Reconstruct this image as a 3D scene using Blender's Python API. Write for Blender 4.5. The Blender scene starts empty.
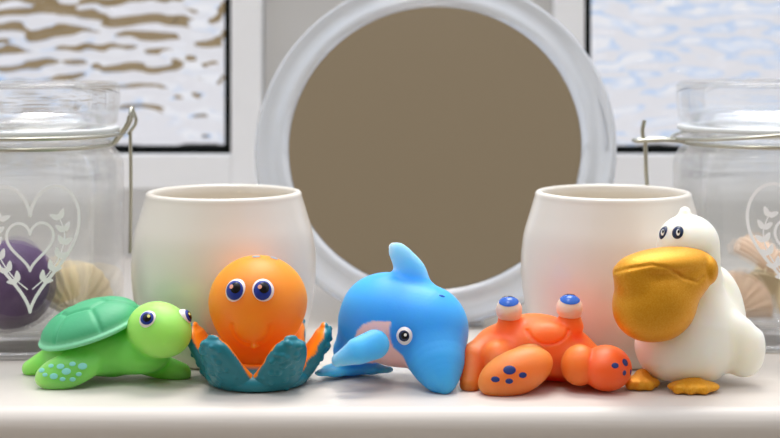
import bpy, bmesh, math, random
import numpy as np
from mathutils import Vector, Matrix, noise as mnoise

random.seed(4)
rng = np.random.default_rng(7)
scn = bpy.context.scene
COL = scn.collection
CM = 0.01                      # the code thinks in centimetres
F, YH, H = 1500.0, 40.0, 14.08 # focal length in pixels, horizon row, eye height over the sill (cm)
PI = math.pi


def at(px, py, d):
    """A photo pixel at distance d (cm) -> room position in cm (x right, y away, z up; sill top z=0)."""
    return np.array([(px - 390.0) * d / F, d - 60.0, H - (py - YH) * d / F])


# ------------------------------------------------------------------ materials
def lin(c):
    return tuple(((v / 255) / 12.92 if v / 255 <= .04045 else ((v / 255 + .055) / 1.055) ** 2.4) for v in c)


def mat(name, color=None, rough=.5, sss=0, sssr=(1, .5, .3), scale=.004, metal=0, spec=.5, attr=None, bump=0, bscale=200,
        coat=0, trans=0, ior=1.45, varied=0, vscale=60, vcol=None):
    m = bpy.data.materials.new(name)
    m.use_nodes = True
    nt = m.node_tree
    b = nt.nodes['Principled BSDF']
    b.inputs['Roughness'].default_value = rough
    b.inputs['Metallic'].default_value = metal
    b.inputs['Specular IOR Level'].default_value = spec
    b.inputs['IOR'].default_value = ior
    b.inputs['Coat Weight'].default_value = coat
    b.inputs['Transmission Weight'].default_value = trans
    if sss:
        b.inputs['Subsurface Weight'].default_value = sss
        b.inputs['Subsurface Radius'].default_value = sssr
        b.inputs['Subsurface Scale'].default_value = scale
    tc = nt.nodes.new('ShaderNodeTexCoord')
    if attr:
        a = nt.nodes.new('ShaderNodeAttribute')
        a.attribute_name = attr
        src = a.outputs['Color']
        nt.links.new(src, b.inputs['Base Color'])
    else:
        b.inputs['Base Color'].default_value = (*lin(color), 1)
    if varied:
        n = nt.nodes.new('ShaderNodeTexNoise')
        n.inputs['Scale'].default_value = vscale
        n.inputs['Detail'].default_value = 4
        nt.links.new(tc.outputs['Object'], n.inputs['Vector'])
        mx = nt.nodes.new('ShaderNodeMix')
        mx.data_type = 'RGBA'
        r = nt.nodes.new('ShaderNodeMapRange')
        r.inputs['From Min'].default_value = .35
        r.inputs['From Max'].default_value = .7
        r.inputs['To Max'].default_value = varied
        nt.links.new(n.outputs['Fac'], r.inputs['Value'])
        nt.links.new(r.outputs['Result'], mx.inputs['Factor'])
        if attr:
            nt.links.new(src, mx.inputs['A'])
        else:
            mx.inputs['A'].default_value = (*lin(color), 1)
        mx.inputs['B'].default_value = (*lin(vcol), 1)
        nt.links.new(mx.outputs['Result'], b.inputs['Base Color'])
    if bump:
        n = nt.nodes.new('ShaderNodeTexNoise')
        n.inputs['Scale'].default_value = bscale
        n.inputs['Detail'].default_value = 3
        nt.links.new(tc.outputs['Object'], n.inputs['Vector'])
        bp = nt.nodes.new('ShaderNodeBump')
        bp.inputs['Strength'].default_value = bump
        bp.inputs['Distance'].default_value = .0005
        nt.links.new(n.outputs['Fac'], bp.inputs['Height'])
        nt.links.new(bp.outputs['Normal'], b.inputs['Normal'])
    return m


VINYL = dict(rough=.48, sss=.95, scale=.028, bump=.12, bscale=900)
M = {}
M['vinyl'] = mat('painted_vinyl', attr='paint', **{**VINYL, 'sssr': (1, .8, .6)})
M['teal_vinyl'] = mat('painted_teal_vinyl', attr='paint', rough=.36, sss=.12, sssr=(.6, .6, .6), scale=.003)
M['shell'] = mat('shell_green', attr='paint', rough=.5, sss=.2, sssr=(.3, 1, .5), scale=.004, bump=.15, bscale=700)
M['white_vinyl'] = mat('white_vinyl', (250, 243, 228), rough=.42, sss=.85, sssr=(1, .8, .6), scale=.014)
M['gold'] = mat('gold_paint', (226, 152, 14), rough=.42, metal=.35, bump=.35, bscale=2200, varied=.5, vscale=1500, vcol=(240, 184, 66))
M['eye_white'] = mat('eye_white', (246, 236, 232), rough=.35)
M['eye_pink'] = mat('eye_pale', (252, 214, 190), rough=.35, sss=.5, scale=.003)
M['iris'] = mat('iris_blue', (24, 52, 148), rough=.3)
M['iris_bright'] = mat('iris_bright_blue', (38, 96, 190), rough=.25)
M['navy'] = mat('iris_navy', (22, 38, 74), rough=.3)
M['pupil'] = mat('pupil_black', (10, 10, 16), rough=.25)
M['glint_white'] = mat('glint_white', (250, 250, 245), rough=.3)
M['glint_pink'] = mat('glint_peach', (250, 176, 146), rough=.3)
M['glint_yellow'] = mat('glint_yellow', (232, 226, 120), rough=.3)
M['spot_teal'] = mat('spot_pale_teal', (128, 206, 192), rough=.45)
M['spot_navy'] = mat('spot_navy', (30, 52, 118), rough=.45)
M['spot_grey'] = mat('spot_grey_blue', (150, 160, 172), rough=.45)
M['ceramic'] = mat('cream_ceramic', (236, 228, 214), rough=.4, spec=.8, coat=.5)
M['frame'] = mat('white_window_frame', (250, 251, 252), rough=.4, bump=.05, bscale=60)
M['mullion'] = mat('grey_white_mullion', (204, 203, 200), rough=.5, bump=.05, bscale=60)
M['gasket'] = mat('black_gasket', (8, 12, 10), rough=.85, spec=.15)
M['plaster'] = mat('pale_plaster', (204, 203, 200), rough=.8, bump=.1, bscale=80)
M['tan'] = mat('tan_wall_paint', (128, 113, 88), rough=.85, bump=.1, bscale=40)
M['floor'] = mat('floor_grey', (150, 140, 128), rough=.7, varied=.4, vscale=8, vcol=(120, 110, 98))
M['glass'] = mat('clear_glass', (250, 252, 251), rough=.02, trans=1, ior=1.46)
def thin_glass(name, k):
    m = mat(name, (250, 252, 251), rough=.03, trans=1, ior=1.46)
    nt = m.node_tree
    t = nt.nodes.new('ShaderNodeBsdfTransparent')
    x = nt.nodes.new('ShaderNodeMixShader')
    x.inputs[0].default_value = k
    nt.links.new(nt.nodes['Principled BSDF'].outputs[0], x.inputs[1])
    nt.links.new(t.outputs[0], x.inputs[2])
    nt.links.new(x.outputs[0], nt.nodes['Material Output'].inputs['Surface'])
    return m


M['glass'] = thin_glass('clear_glass', .6)
M['pane'] = mat('textured_glass', (255, 255, 255), rough=.0, trans=1, ior=1.5)
M['acrylic'] = mat('clear_acrylic', (244, 247, 250), rough=.06, trans=.55, ior=1.45)
M['mirror'] = mat('mirror_silver', (236, 232, 226), rough=.06, metal=1)
M['steel'] = mat('steel_wire', (196, 194, 180), rough=.28, metal=1)
M['seal'] = mat('seal_white', (226, 228, 226), rough=.5)
M['print'] = mat('white_print', (252, 252, 252), rough=.6)
M['purple'] = mat('purple_sponge', (92, 66, 108), rough=.6, bump=.3, bscale=400, varied=.4, vscale=300, vcol=(118, 92, 130))
M['cream'] = mat('cream_shell', (248, 228, 186), rough=.5, varied=.3, vscale=120, vcol=(236, 206, 156))
M['peach'] = mat('peach_shell', (240, 206, 176), rough=.5, varied=.4, vscale=120, vcol=(250, 232, 210))
M['timber'] = mat('brown_timber', (158, 136, 98), rough=.8, varied=.5, vscale=9, vcol=(134, 112, 76))
M['render'] = mat('white_render', (240, 240, 238), rough=.9, bump=.2, bscale=40)


def sill_material():
    m = mat('painted_sill', (208, 200, 190), rough=.38, spec=.5)
    nt = m.node_tree
    b = nt.nodes['Principled BSDF']
    tc = nt.nodes.new('ShaderNodeTexCoord')
    mp = nt.nodes.new('ShaderNodeMapping')
    mp.inputs['Scale'].default_value = (8, 260, 260)      # long brush strokes along the sill
    nt.links.new(tc.outputs['Object'], mp.inputs['Vector'])
    n = nt.nodes.new('ShaderNodeTexNoise')
    n.inputs['Scale'].default_value = 1
    n.inputs['Detail'].default_value = 5
    nt.links.new(mp.outputs['Vector'], n.inputs['Vector'])
    bp = nt.nodes.new('ShaderNodeBump')
    bp.inputs['Strength'].default_value = .35
    bp.inputs['Distance'].default_value = .0004
    nt.links.new(n.outputs['Fac'], bp.inputs['Height'])
    nt.links.new(bp.outputs['Normal'], b.inputs['Normal'])
    # sparse grey specks in the paint
    v = nt.nodes.new('ShaderNodeTexVoronoi')
    v.inputs['Scale'].default_value = 28
    v.inputs['Randomness'].default_value = 1
    nt.links.new(tc.outputs['Object'], v.inputs['Vector'])
    r = nt.nodes.new('ShaderNodeMapRange')
    r.inputs['From Min'].default_value = .025
    r.inputs['From Max'].default_value = .04
    r.inputs['To Min'].default_value = .7
    r.inputs['To Max'].default_value = 0
    nt.links.new(v.outputs['Distance'], r.inputs['Value'])
    mx = nt.nodes.new('ShaderNodeMix')
    mx.data_type = 'RGBA'
    mx.inputs['A'].default_value = (*lin((208, 200, 190)), 1)
    mx.inputs['B'].default_value = (*lin((150, 146, 140)), 1)
    nt.links.new(r.outputs['Result'], mx.inputs['Factor'])
    nt.links.new(mx.outputs['Result'], b.inputs['Base Color'])
    return m


M['sill'] = sill_material()


# ------------------------------------------------------------------ object helpers
def link(name, me, material, parent=None, smooth=True, loc=None):
    o = bpy.data.objects.new(name, me)
    COL.objects.link(o)
    if material is not None:
        me.materials.append(M[material] if isinstance(material, str) else material)
    if smooth:
        me.polygons.foreach_set('use_smooth', [True] * len(me.polygons))
    if parent is not None:
        o.parent = parent
    if loc is not None:
        o.location = [v * CM for v in loc]
    return o


def from_pydata(name, verts, faces, material, parent=None, smooth=True, loc=None, sharp=math.radians(62)):
    me = bpy.data.meshes.new(name)
    me.from_pydata([tuple(float(c) * CM for c in v) for v in verts], [], [tuple(int(i) for i in f) for f in faces])
    me.update()
    bm = bmesh.new()
    bm.from_mesh(me)
    bmesh.ops.recalc_face_normals(bm, faces=bm.faces)
    for e in bm.edges:
        if len(e.link_faces) == 2 and e.calc_face_angle(0) > sharp:
            e.smooth = False
    bm.to_mesh(me)
    bm.free()
    return link(name, me, material, parent, smooth, loc)


def thing(name, label, cat, loc, group=None, rotz=0):
    o = bpy.data.objects.new(name, None)
    COL.objects.link(o)
    o.empty_display_size = .01
    o.location = [v * CM for v in loc]
    o.rotation_euler = (0, 0, rotz)
    o['label'] = label
    o['category'] = cat
    if group:
        o['group'] = group
    return o


def tag(o, label, cat, group=None):
    o['label'] = label
    o['category'] = cat
    if group:
        o['group'] = group
    return o


def structure(o, label=None, cat=None):
    o['kind'] = 'structure'
    if label:
        o['label'] = label
        o['category'] = cat
    return o


def boxes(name, bl, material, parent=None, bevel=0, loc=None):
    """bl: list of (x0,x1,y0,y1,z0,z1) in cm -> one mesh."""
    bm = bmesh.new()
    for x0, x1, y0, y1, z0, z1 in bl:
        b2 = bmesh.new()
        bmesh.ops.create_cube(b2, size=1)
        for v in b2.verts:
            v.co = Vector(((x0 + x1) / 2 + v.co.x * (x1 - x0), (y0 + y1) / 2 + v.co.y * (y1 - y0), (z0 + z1) / 2 + v.co.z * (z1 - z0))) * CM
        if bevel:
            bmesh.ops.bevel(b2, geom=b2.edges[:], offset=bevel * CM, segments=3, profile=.5, affect='EDGES')
        tmp = bpy.data.meshes.new('tmp')
        b2.to_mesh(tmp)
        b2.free()
        bm.from_mesh(tmp)
        bpy.data.meshes.remove(tmp)
    me = bpy.data.meshes.new(name)
    bm.to_mesh(me)
    bm.free()
    return link(name, me, material, parent, False, loc)


def lathe(name, prof, material, parent=None, n=96, loc=None, closed=False):
    """prof: list of (radius, z) in cm, spun about z; a zero radius closes the end."""
    verts, rings = [], []
    for r, z in prof:
        if r < 1e-6:
            rings.append([len(verts)])
            verts.append((0, 0, z))
        else:
            rings.append(list(range(len(verts), len(verts) + n)))
            verts += [(r * math.cos(2 * PI * i / n), r * math.sin(2 * PI * i / n), z) for i in range(n)]
    faces = []
    pairs = list(zip(rings[:-1], rings[1:]))
    if closed:
        pairs.append((rings[-1], rings[0]))
    for a, b in pairs:
        for i in range(n):
            j = (i + 1) % n
            q = [a[i % len(a)], a[j % len(a)], b[j % len(b)], b[i % len(b)]]
            q = list(dict.fromkeys(q))
            if len(q) > 2:
                faces.append(q)
    return from_pydata(name, verts, faces, material, parent, True, loc)


def fine(pts, per=8):
    """Catmull-Rom through points (any dimension)."""
    p = [np.array(q, float) for q in pts]
    p = [2 * p[0] - p[1]] + p + [2 * p[-1] - p[-2]]
    out = []
    for i in range(1, len(p) - 2):
        for k in range(per):
            t = k / per
            out.append(.5 * (2 * p[i] + (p[i + 1] - p[i - 1]) * t + (2 * p[i - 1] - 5 * p[i] + 4 * p[i + 1] - p[i + 2]) * t * t
                             + (3 * p[i] - p[i - 1] - 3 * p[i + 1] + p[i + 2]) * t ** 3))
    out.append(p[-2])
    return out


def tube(name, paths, r, material, parent=None, n=10, loc=None):
    """paths: list of (points, closed) -> one mesh of round wire."""
    verts, faces = [], []
    for pts, closed in paths:
        pts = [np.array(p, float) for p in pts]
        base = len(verts)
        m = len(pts)
        up = np.array([0, 0, 1.0])
        for i in range(m):
            a = pts[(i - 1) % m] if (closed or i > 0) else pts[i]
            b = pts[(i + 1) % m] if (closed or i < m - 1) else pts[i]
            t = (b - a) / (np.linalg.norm(b - a) + 1e-9)
            ref = up if abs(t[2]) < .95 else np.array([0, 1.0, 0])
            u = np.cross(t, ref)
            u /= np.linalg.norm(u)
            v = np.cross(u, t)
            for k in range(n):
                a_ = 2 * PI * k / n
                verts.append(pts[i] + r * (u * math.cos(a_) + v * math.sin(a_)))
        for i in range(m if closed else m - 1):
            i2 = (i + 1) % m
            for k in range(n):
                k2 = (k + 1) % n
                faces.append((base + i * n + k, base + i * n + k2, base + i2 * n + k2, base + i2 * n + k))
        if not closed:
            faces.append([base + k for k in range(n)])
            faces.append([base + (m - 1) * n + k for k in range(n)])
    return from_pydata(name, verts, faces, material, parent, True, loc)


# ------------------------------------------------------------------ distance-field modelling
def rotm(rx=0, ry=0, rz=0):
    return np.array(Matrix.Rotation(rz, 3, 'Z') @ Matrix.Rotation(ry, 3, 'Y') @ Matrix.Rotation(rx, 3, 'X'))


def d2r(*a):
    return [math.radians(v) for v in a]


def ell(p, c, r, R=None):
    q = p - np.asarray(c, float)
    if R is not None:
        q = q @ R                      # into the ellipsoid's own axes
    r = np.asarray(r, float)
    k0 = np.linalg.norm(q / r, axis=-1)
    k1 = np.linalg.norm(q / (r * r), axis=-1)
    return k0 * (k0 - 1) / np.maximum(k1, 1e-6)


def cap(p, a, b, ra, rb):
    a, b = np.asarray(a, float), np.asarray(b, float)
    ab = b - a
    t = np.clip(((p - a) @ ab) / (ab @ ab), 0, 1)
    return np.linalg.norm(p - a - t[..., None] * ab, axis=-1) - (ra + (rb - ra) * t)


def chain(p, pts, rad):
    d = None
    for i in range(len(pts) - 1):
        e = cap(p, pts[i], pts[i + 1], rad[i], rad[i + 1])
        d = e if d is None else np.minimum(d, e)
    return d


def smin(a, b, k):
    h = np.clip(.5 + .5 * (b - a) / k, 0, 1)
    return b + (a - b) * h - k * h * (1 - h)


def smax(a, b, k):
    return -smin(-a, -b, k)


def surface_net(f, lo, hi, res):
    lo, hi = np.array(lo, float), np.array(hi, float)
    n = np.ceil((hi - lo) / res).astype(int) + 1
    ax = [lo[i] + res * np.arange(n[i]) for i in range(3)]
    vals = np.empty(tuple(n))
    for i in range(n[0]):
        Y, Z = np.meshgrid(ax[1], ax[2], indexing='ij')
        vals[i] = f(np.stack([np.full_like(Y, ax[0][i]), Y, Z], -1).reshape(-1, 3)).reshape(n[1], n[2])
    ins = vals < 0
    c = [(0, 0, 0), (1, 0, 0), (0, 1, 0), (1, 1, 0), (0, 0, 1), (1, 0, 1), (0, 1, 1), (1, 1, 1)]
    sh = tuple(k - 1 for k in n)
    sl = lambda A, o: A[o[0]:o[0] + sh[0], o[1]:o[1] + sh[1], o[2]:o[2] + sh[2]]
    cnt = sum(sl(ins, o).astype(int) for o in c)
    act = (cnt > 0) & (cnt < 8)
    idx = np.full(sh, -1)
    idx[act] = np.arange(act.sum())
    acc = np.zeros((act.sum(), 3))
    num = np.zeros(act.sum())
    cells = np.argwhere(act)
    for i in range(8):
        for j in range(i + 1, 8):
            a, b = np.array(c[i]), np.array(c[j])
            if np.abs(a - b).sum() != 1:
                continue
            va, vb = sl(vals, c[i])[act], sl(vals, c[j])[act]
            x = (va < 0) != (vb < 0)
            t = np.where(x, va / np.where(x, va - vb, 1), 0)
            acc += np.where(x[:, None], a + t[:, None] * (b - a), 0)
            num += x
    verts = lo + res * (cells + acc / num[:, None])
    quads = []
    for axis in range(3):
        d = [0, 0, 0]
        d[axis] = 1
        A = ins[:n[0] - d[0], :n[1] - d[1], :n[2] - d[2]]
        B = ins[d[0]:, d[1]:, d[2]:]
        e = np.argwhere(A != B)
        u, w = [(1, 2), (2, 0), (0, 1)][axis]
        ok = (e[:, u] > 0) & (e[:, w] > 0) & (e[:, u] < sh[u]) & (e[:, w] < sh[w]) & (e[:, axis] < sh[axis])
        e = e[ok]
        flip = ~A[e[:, 0], e[:, 1], e[:, 2]]
        du, dw = np.zeros(3, int), np.zeros(3, int)
        du[u] = 1
        dw[w] = 1
        g = lambda q: idx[q[:, 0], q[:, 1], q[:, 2]]
        q = np.stack([g(e - du - dw), g(e - dw), g(e), g(e - du)], 1)
        q[flip] = q[flip][:, ::-1]
        quads.append(q)
    quads = np.concatenate(quads)
    h = res * .25
    for _ in range(3):
        v0 = f(verts)
        gr = np.stack([(f(verts + h * np.eye(3)[k]) - f(verts - h * np.eye(3)[k])) / (2 * h) for k in range(3)], -1)
        g2 = np.maximum((gr ** 2).sum(-1), .05)
        stp = np.clip(v0 / g2, -res, res)
        verts = verts - .8 * gr * stp[:, None]
    return verts, quads


def solid(name, f, lo, hi, res, material, parent, paint=None):
    v, q = surface_net(f, lo, hi, res)
    me = bpy.data.meshes.new(name)
    me.from_pydata((v * CM).tolist(), [], q.tolist())
    me.update()
    if paint is not None:
        col = np.ones((len(v), 4), np.float32)
        col[:, :3] = paint(v)
        a = me.color_attributes.new('paint', 'FLOAT_COLOR', 'POINT')
        a.data.foreach_set('color', col.ravel())
    return link(name, me, material, parent)


def mixc(a, b, w):
    w = np.clip(w, 0, 1)[:, None]
    return np.array(lin(a)) * (1 - w) + np.array(lin(b)) * w


def unit(v):
    v = np.asarray(v, float)
    return v / np.linalg.norm(v)


def frame_of(n):
    n = unit(n)
    u = np.cross([0, 0, 1.0], n) if abs(n[2]) < .98 else np.array([1.0, 0, 0])
    u = unit(u)
    return u, np.cross(n, u), n     # right, up, out


def cap_mesh(name, c, R, n, half, material, parent, stretch=(1, 1), lift=.02, radii=None):
    """A thin domed disc lying on a ball: centre c, radius R, around direction n, half its angle in radians."""
    u, w, n = frame_of(n)
    verts, faces = [], []
    nr, ns = 6, 40
    rings = []
    rad = np.array(radii if radii is not None else (1, 1, 1), float)
    for k in range(nr + 2):
        a = half * min(k, nr) / nr
        Rk = R * (1 + lift) if k <= nr else R * (1 - lift * 1.5)
        ring = []
        for s in range(ns):
            t = 2 * PI * s / ns
            ax, ay = a * math.cos(t) * stretch[0], a * math.sin(t) * stretch[1]
            an = math.hypot(ax, ay)
            dirn = n * math.cos(an) + (u * ax + w * ay) / max(an, 1e-9) * math.sin(an) if an > 1e-9 else n
            if k == 0 and s > 0:
                continue
            ring.append(len(verts))
            verts.append(np.asarray(c) + Rk * dirn * rad)
        rings.append(ring)
    for a, b in zip(rings[:-1], rings[1:]):
        for s in range(ns):
            q = [a[s % len(a)], a[(s + 1) % ns % len(a)], b[(s + 1) % ns], b[s]]
            q = list(dict.fromkeys(q))
            if len(q) > 2:
                faces.append(q)
    faces.append(rings[-1])
    return from_pydata(name, verts, faces, material, parent)


def ball(name, c, radii, material, parent, R=None, n=40):
    verts, faces = [], []
    rings = n // 2
    R = np.eye(3) if R is None else R
    for i in range(rings + 1):
        a = PI * i / rings
        cnt = 1 if i in (0, rings) else n
        for j in range(cnt):
            b = 2 * PI * j / n
            v = np.array([math.sin(a) * math.cos(b), math.sin(a) * math.sin(b), math.cos(a)]) * radii
            verts.append(R @ v + np.asarray(c))
    def vid(i, j):
        return 0 if i == 0 else (1 + (rings - 1) * n if i == rings else 1 + (i - 1) * n + j % n)
    for i in range(rings):
        for j in range(n):
            q = list(dict.fromkeys([vid(i, j), vid(i + 1, j), vid(i + 1, j + 1), vid(i, j + 1)]))
            faces.append(q)
    return from_pydata(name, verts, faces, material, parent)


def ray_hit(f, o, d, tmax=12):
    """First point where a ray from o along d meets the surface f = 0."""
    o, d = np.asarray(o, float), unit(d)
    ts = np.linspace(0, tmax, 600)
    v = f(o + ts[:, None] * d)
    k = np.argmax(v < 0)
    if v[k] >= 0:
        return None
    a, b = ts[max(k - 1, 0)], ts[k]
    for _ in range(25):
        m = (a + b) / 2
        if f((o + m * d)[None])[0] < 0:
            b = m
        else:
            a = m
    return o + b * d


def normal(f, p, h=.02):
    e = np.eye(3) * h
    return unit([f((p + e[k])[None])[0] - f((p - e[k])[None])[0] for k in range(3)])


class Toy:
    """Keeps a toy's origin so photo pixels can be turned into its own coordinates."""

    def __init__(self, name, label, cat, px, d0, group=None):
        self.o = np.array([(px - 390) * d0 / F, d0 - 60, 0.0])
        self.root = thing(name, label, cat, self.o, group)
        self.cam = np.array([0, -60, H]) - self.o

    def p(self, px, py, d):
        return at(px, py, d) - self.o

    def on(self, f, px, py):
        """Where the line of sight through a photo pixel meets the surface f."""
        q = self.p(px, py, 60)
        dirn = unit(q - self.cam)
        start = self.cam + dirn * 48
        return ray_hit(f, start, dirn, 30)


def decal(name, f, c, n, rx, ry, material, parent, rot=0, lift=.025):
    """A thin raised oval painted on the surface f around the point c."""
    u, w, n = frame_of(n)
    cr, sr = math.cos(rot), math.sin(rot)
    u, w = u * cr + w * sr, -u * sr + w * cr
    verts, faces, rings = [], [], []
    nr, ns = 5, 32
    for k in range(nr + 2):
        g = min(k, nr) / nr
        ring = []
        for s in range(ns if k else 1):
            t = 2 * PI * s / ns
            p = c + u * rx * g * math.cos(t) + w * ry * g * math.sin(t)
            q = ray_hit(f, p + n * .6, -n, 1.6)
            q = p if q is None else q
            q = q + n * (lift * (1 - .5 * g ** 6) if k <= nr else -lift)
            ring.append(len(verts))
            verts.append(q)
        rings.append(ring)
    for a, b in zip(rings[:-1], rings[1:]):
        for s in range(ns):
            q = list(dict.fromkeys([a[s % len(a)], a[(s + 1) % ns % len(a)], b[(s + 1) % ns], b[s]]))
            if len(q) > 2:
                faces.append(q)
    return from_pydata(name, verts, faces, material, parent)


# ------------------------------------------------------------------ the setting
def build_setting():
    # sill: a deep painted board with a rounded front edge
    yf, yb, r, th = -3.0, 37.0, .8, 3.2
    prof = [(yb, -th), (yf + .5, -th), (yf, -th + .4)]
    for k in range(13):
        a = PI - (PI / 2) * k / 12
        prof.append((yf + r + r * math.cos(a), -r + r * math.sin(a)))
    prof += [(0, 0), (10, 0), (24, 0), (yb, 0)]
    verts, faces = [], []
    for x in (-85, 85):
        verts += [(x, y, z) for y, z in prof]
    n = len(prof)
    for i in range(n):
        j = (i + 1) % n
        faces.append((i, j, n + j, n + i))
    faces += [list(range(n)), list(range(n, 2 * n))]
    o = from_pydata('windowsill', verts, faces, 'sill', smooth=False)
    for p in o.data.polygons:
        p.use_smooth = len(p.vertices) == 4 and abs(p.normal.x) < .5 and p.normal.y < -.01 or (p.normal.z > .9)
    structure(o)

    W0, W1 = -53.0, 55.4             # window opening
    Z0, Z1 = 4.4, 52.0
    structure(boxes('wall_back', [(-85, W0, 37, 47, -90, 56), (W1, 85, 37, 47, -90, 56), (W0, W1, 37, 47, Z1, 56),
                                  (W0, W1, 37, 47, -90, Z0)], 'plaster'))
    structure(boxes('wall_front', [(-150, 150, -190, -182, -90, 210)], 'tan'))
    structure(boxes('wall_left', [(-158, -150, -190, 47, -90, 110)], 'render'))
    structure(boxes('wall_right', [(150, 158, -190, 47, -90, 110)], 'render'))
    structure(boxes('floor', [(-150, 150, -182, 37, -95, -90)], 'floor'))
    structure(boxes('trim_1', [(-8.3, 10.6, 38, 43, Z0, Z1)], 'mullion', bevel=.2))
    for k, (x0, x1) in enumerate(((W0, -8.3), (10.6, W1))):
        root = bpy.data.objects.new('window_%d' % (k + 1), None)
        COL.objects.link(root)
        root.location = (0, 0, 0)
        structure(root)
        sw, gw = 2.0, .46
        ring = lambda a0, a1, c0, c1, w: [(a0, a0 + w, 0, 1, c0, c1), (a1 - w, a1, 0, 1, c0, c1), (a0 + w, a1 - w, 0, 1, c0, c0 + w), (a0 + w, a1 - w, 0, 1, c1 - w, c1)]
        put = lambda bl, ya, yb_: [(a, b, ya, yb_, c, d) for a, b, _, _, c, d in bl]
        sill_h = 2.3
        fr = [(x0, x0 + sw, 37.0, 41, Z0, Z1), (x1 - sw, x1, 37.0, 41, Z0, Z1), (x0 + sw, x1 - sw, 37.0, 41, Z0, Z0 + sill_h), (x0 + sw, x1 - sw, 37.0, 41, Z1 - sw, Z1)]
        boxes('sash_frame', fr, 'frame', root, bevel=.15)
        a0, a1, c0, c1 = x0 + sw, x1 - sw, Z0 + sill_h, Z1 - sw
        boxes('gasket', put(ring(a0, a1, c0, c1, gw), 37.5, 39.4), 'gasket', root)
        # textured pane: flat outside, rolled ripples inside
        a0 += gw * .5; a1 -= gw * .5; c0 += gw * .5; c1 -= gw * .5
        st = .16
        nx, nz = int((a1 - a0) / st), int((c1 - c0) / (st))
        verts = []
        for j in range(nz + 1):
            for i in range(nx + 1):
                x, z = a0 + (a1 - a0) * i / nx, c0 + (c1 - c0) * j / nz
                q = Vector((x * .42 + 31 * k, z * 1.3, 3.1))
                h = mnoise.noise(q) + .35 * mnoise.noise(q * 2.1 + Vector((5, 3, 8)))
                edge = min(1, min(i, nx - i, j, nz - j) / 3)
                verts.append((x, 38.6 - .25 * h * edge, z))
        m = len(verts)
        faces = []
        for j in range(nz):
            for i in range(nx):
                q = j * (nx + 1) + i
                faces.append((q, q + 1, q + nx + 2, q + nx + 1))
        verts += [(a0, 39.1, c0), (a1, 39.1, c0), (a1, 39.1, c1), (a0, 39.1, c1)]
        faces.append((m, m + 3, m + 2, m + 1))
        bot = list(range(nx + 1))
        top = [nz * (nx + 1) + i for i in range(nx + 1)]
        lef = [j * (nx + 1) for j in range(nz + 1)]
        rig = [j * (nx + 1) + nx for j in range(nz + 1)]
        faces += [bot + [m + 1, m], top[::-1] + [m + 3, m + 2], lef[::-1] + [m, m + 3], rig + [m + 2, m + 1]]
        from_pydata('glass_pane', verts, faces, 'pane', root)

    # outside, seen only through the rippled glass: a white wall under a brown board fence on the left
    f = thing('garden_fence', 'brown board fence outside, blurred through the left textured window', 'fence', (-70, 120, -20))
    boxes('boards', [(-90 + i * 9.2, -90 + i * 9.2 + 9, 0, 2, 36, 84) for i in range(15)], 'timber', f)
    boxes('rail', [(-90, 47, 2, 5, 42, 45)], 'timber', f)
    for x in (-88, -44):
        boxes('post', [(x, x + 4, 2, 6, -70, 85)], 'timber', f)


# ------------------------------------------------------------------ mirror
def build_mirror():
    tilt = math.radians(20)
    R, r = 9.22, 7.6
    cx, d, cz = (434 - 390) * 76.4 / F, 76.4, H - (144 - YH) * 76.4 / F
    base = thing('round_mirror', 'large round tilted mirror in a clear acrylic ring between the two cups', 'mirror', (cx, d - 60, 0), None, math.radians(-5))
    head = (0, 0, cz)
    def tilted(o):
        o.rotation_euler = (PI / 2 - tilt, 0, 0)
        o.location = [v * CM for v in head]
        return o
    # profile (radius, height along the mirror's axis; +z faces the room after the turn)
    ring = [(r - .15, -.45), (r - .15, .05), (r + .0, .35), (r + .22, .45), (r + .45, .28), (R - .55, .12), (R - .3, .3), (R - .12, .25), (R, .0), (R, -.35), (R - .15, -.5), (r + .3, -.5)]
    tilted(lathe('acrylic_ring', ring, 'acrylic', base, n=160, closed=True))
    tilted(lathe('mirror_glass', [(0, .12), (r - .16, .12), (r - .16, -.3), (0, -.3)], 'mirror', base, n=160))
    # prop behind that keeps it leaning back
    zt = cz
    leg = [(-.8, .8, 0, .35, -zt - 1.0, 0)]
    s = boxes('stand_leg', [(-2.2, 2.2, .7, 1.1, -zt * .97, 1.0)], 'acrylic', base, bevel=.12)
    s.location = [0, .006, cz * CM]
    s.rotation_euler = (math.radians(19), 0, 0)
    foot = boxes('foot', [(-2.6, 2.6, -2.6, -1.6, .0, .55)], 'acrylic', base, bevel=.15)
    return base


# ------------------------------------------------------------------ cups
def build_cup(px, label):
    d = 67.2
    X = (px - 390) * d / F
    hz = H - (191 - YH) * d / F
    root = thing('ceramic_cup', label, 'cup', (X, d - 60, 0), 'cream ceramic cups behind the toys')
    prof = [(0, .12), (2.9, .12), (3.0, 0), (3.25, 0), (3.42, .15), (3.75, 1.2), (3.98, 2.4), (4.1, 3.5), (4.1, 4.4), (3.98, 5.4), (3.72, 6.3), (3.48, hz - .22),
            (3.47, hz - .1), (3.40, hz - .02), (3.30, hz), (3.20, hz - .03), (3.14, hz - .12), (3.16, hz - .5), (3.5, 5.9), (3.75, 4.6), (3.75, 3.4), (3.6, 2.2), (3.3, .9), (2.9, .5), (0, .45)]
    pr = [tuple(q) for q in fine(prof[5:12], 5)]
    lathe('cup_body', prof[:5] + pr + prof[12:], 'ceramic', root, n=128)
    return root


# ------------------------------------------------------------------ jars
def heart(t, w, h):
    x = 16 * math.sin(t) ** 3 / 16
    y = (13 * math.cos(t) - 5 * math.cos(2 * t) - 2 * math.cos(3 * t) - math.cos(4 * t) + 2.5) / 14.5
    return x * w, y * h


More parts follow.
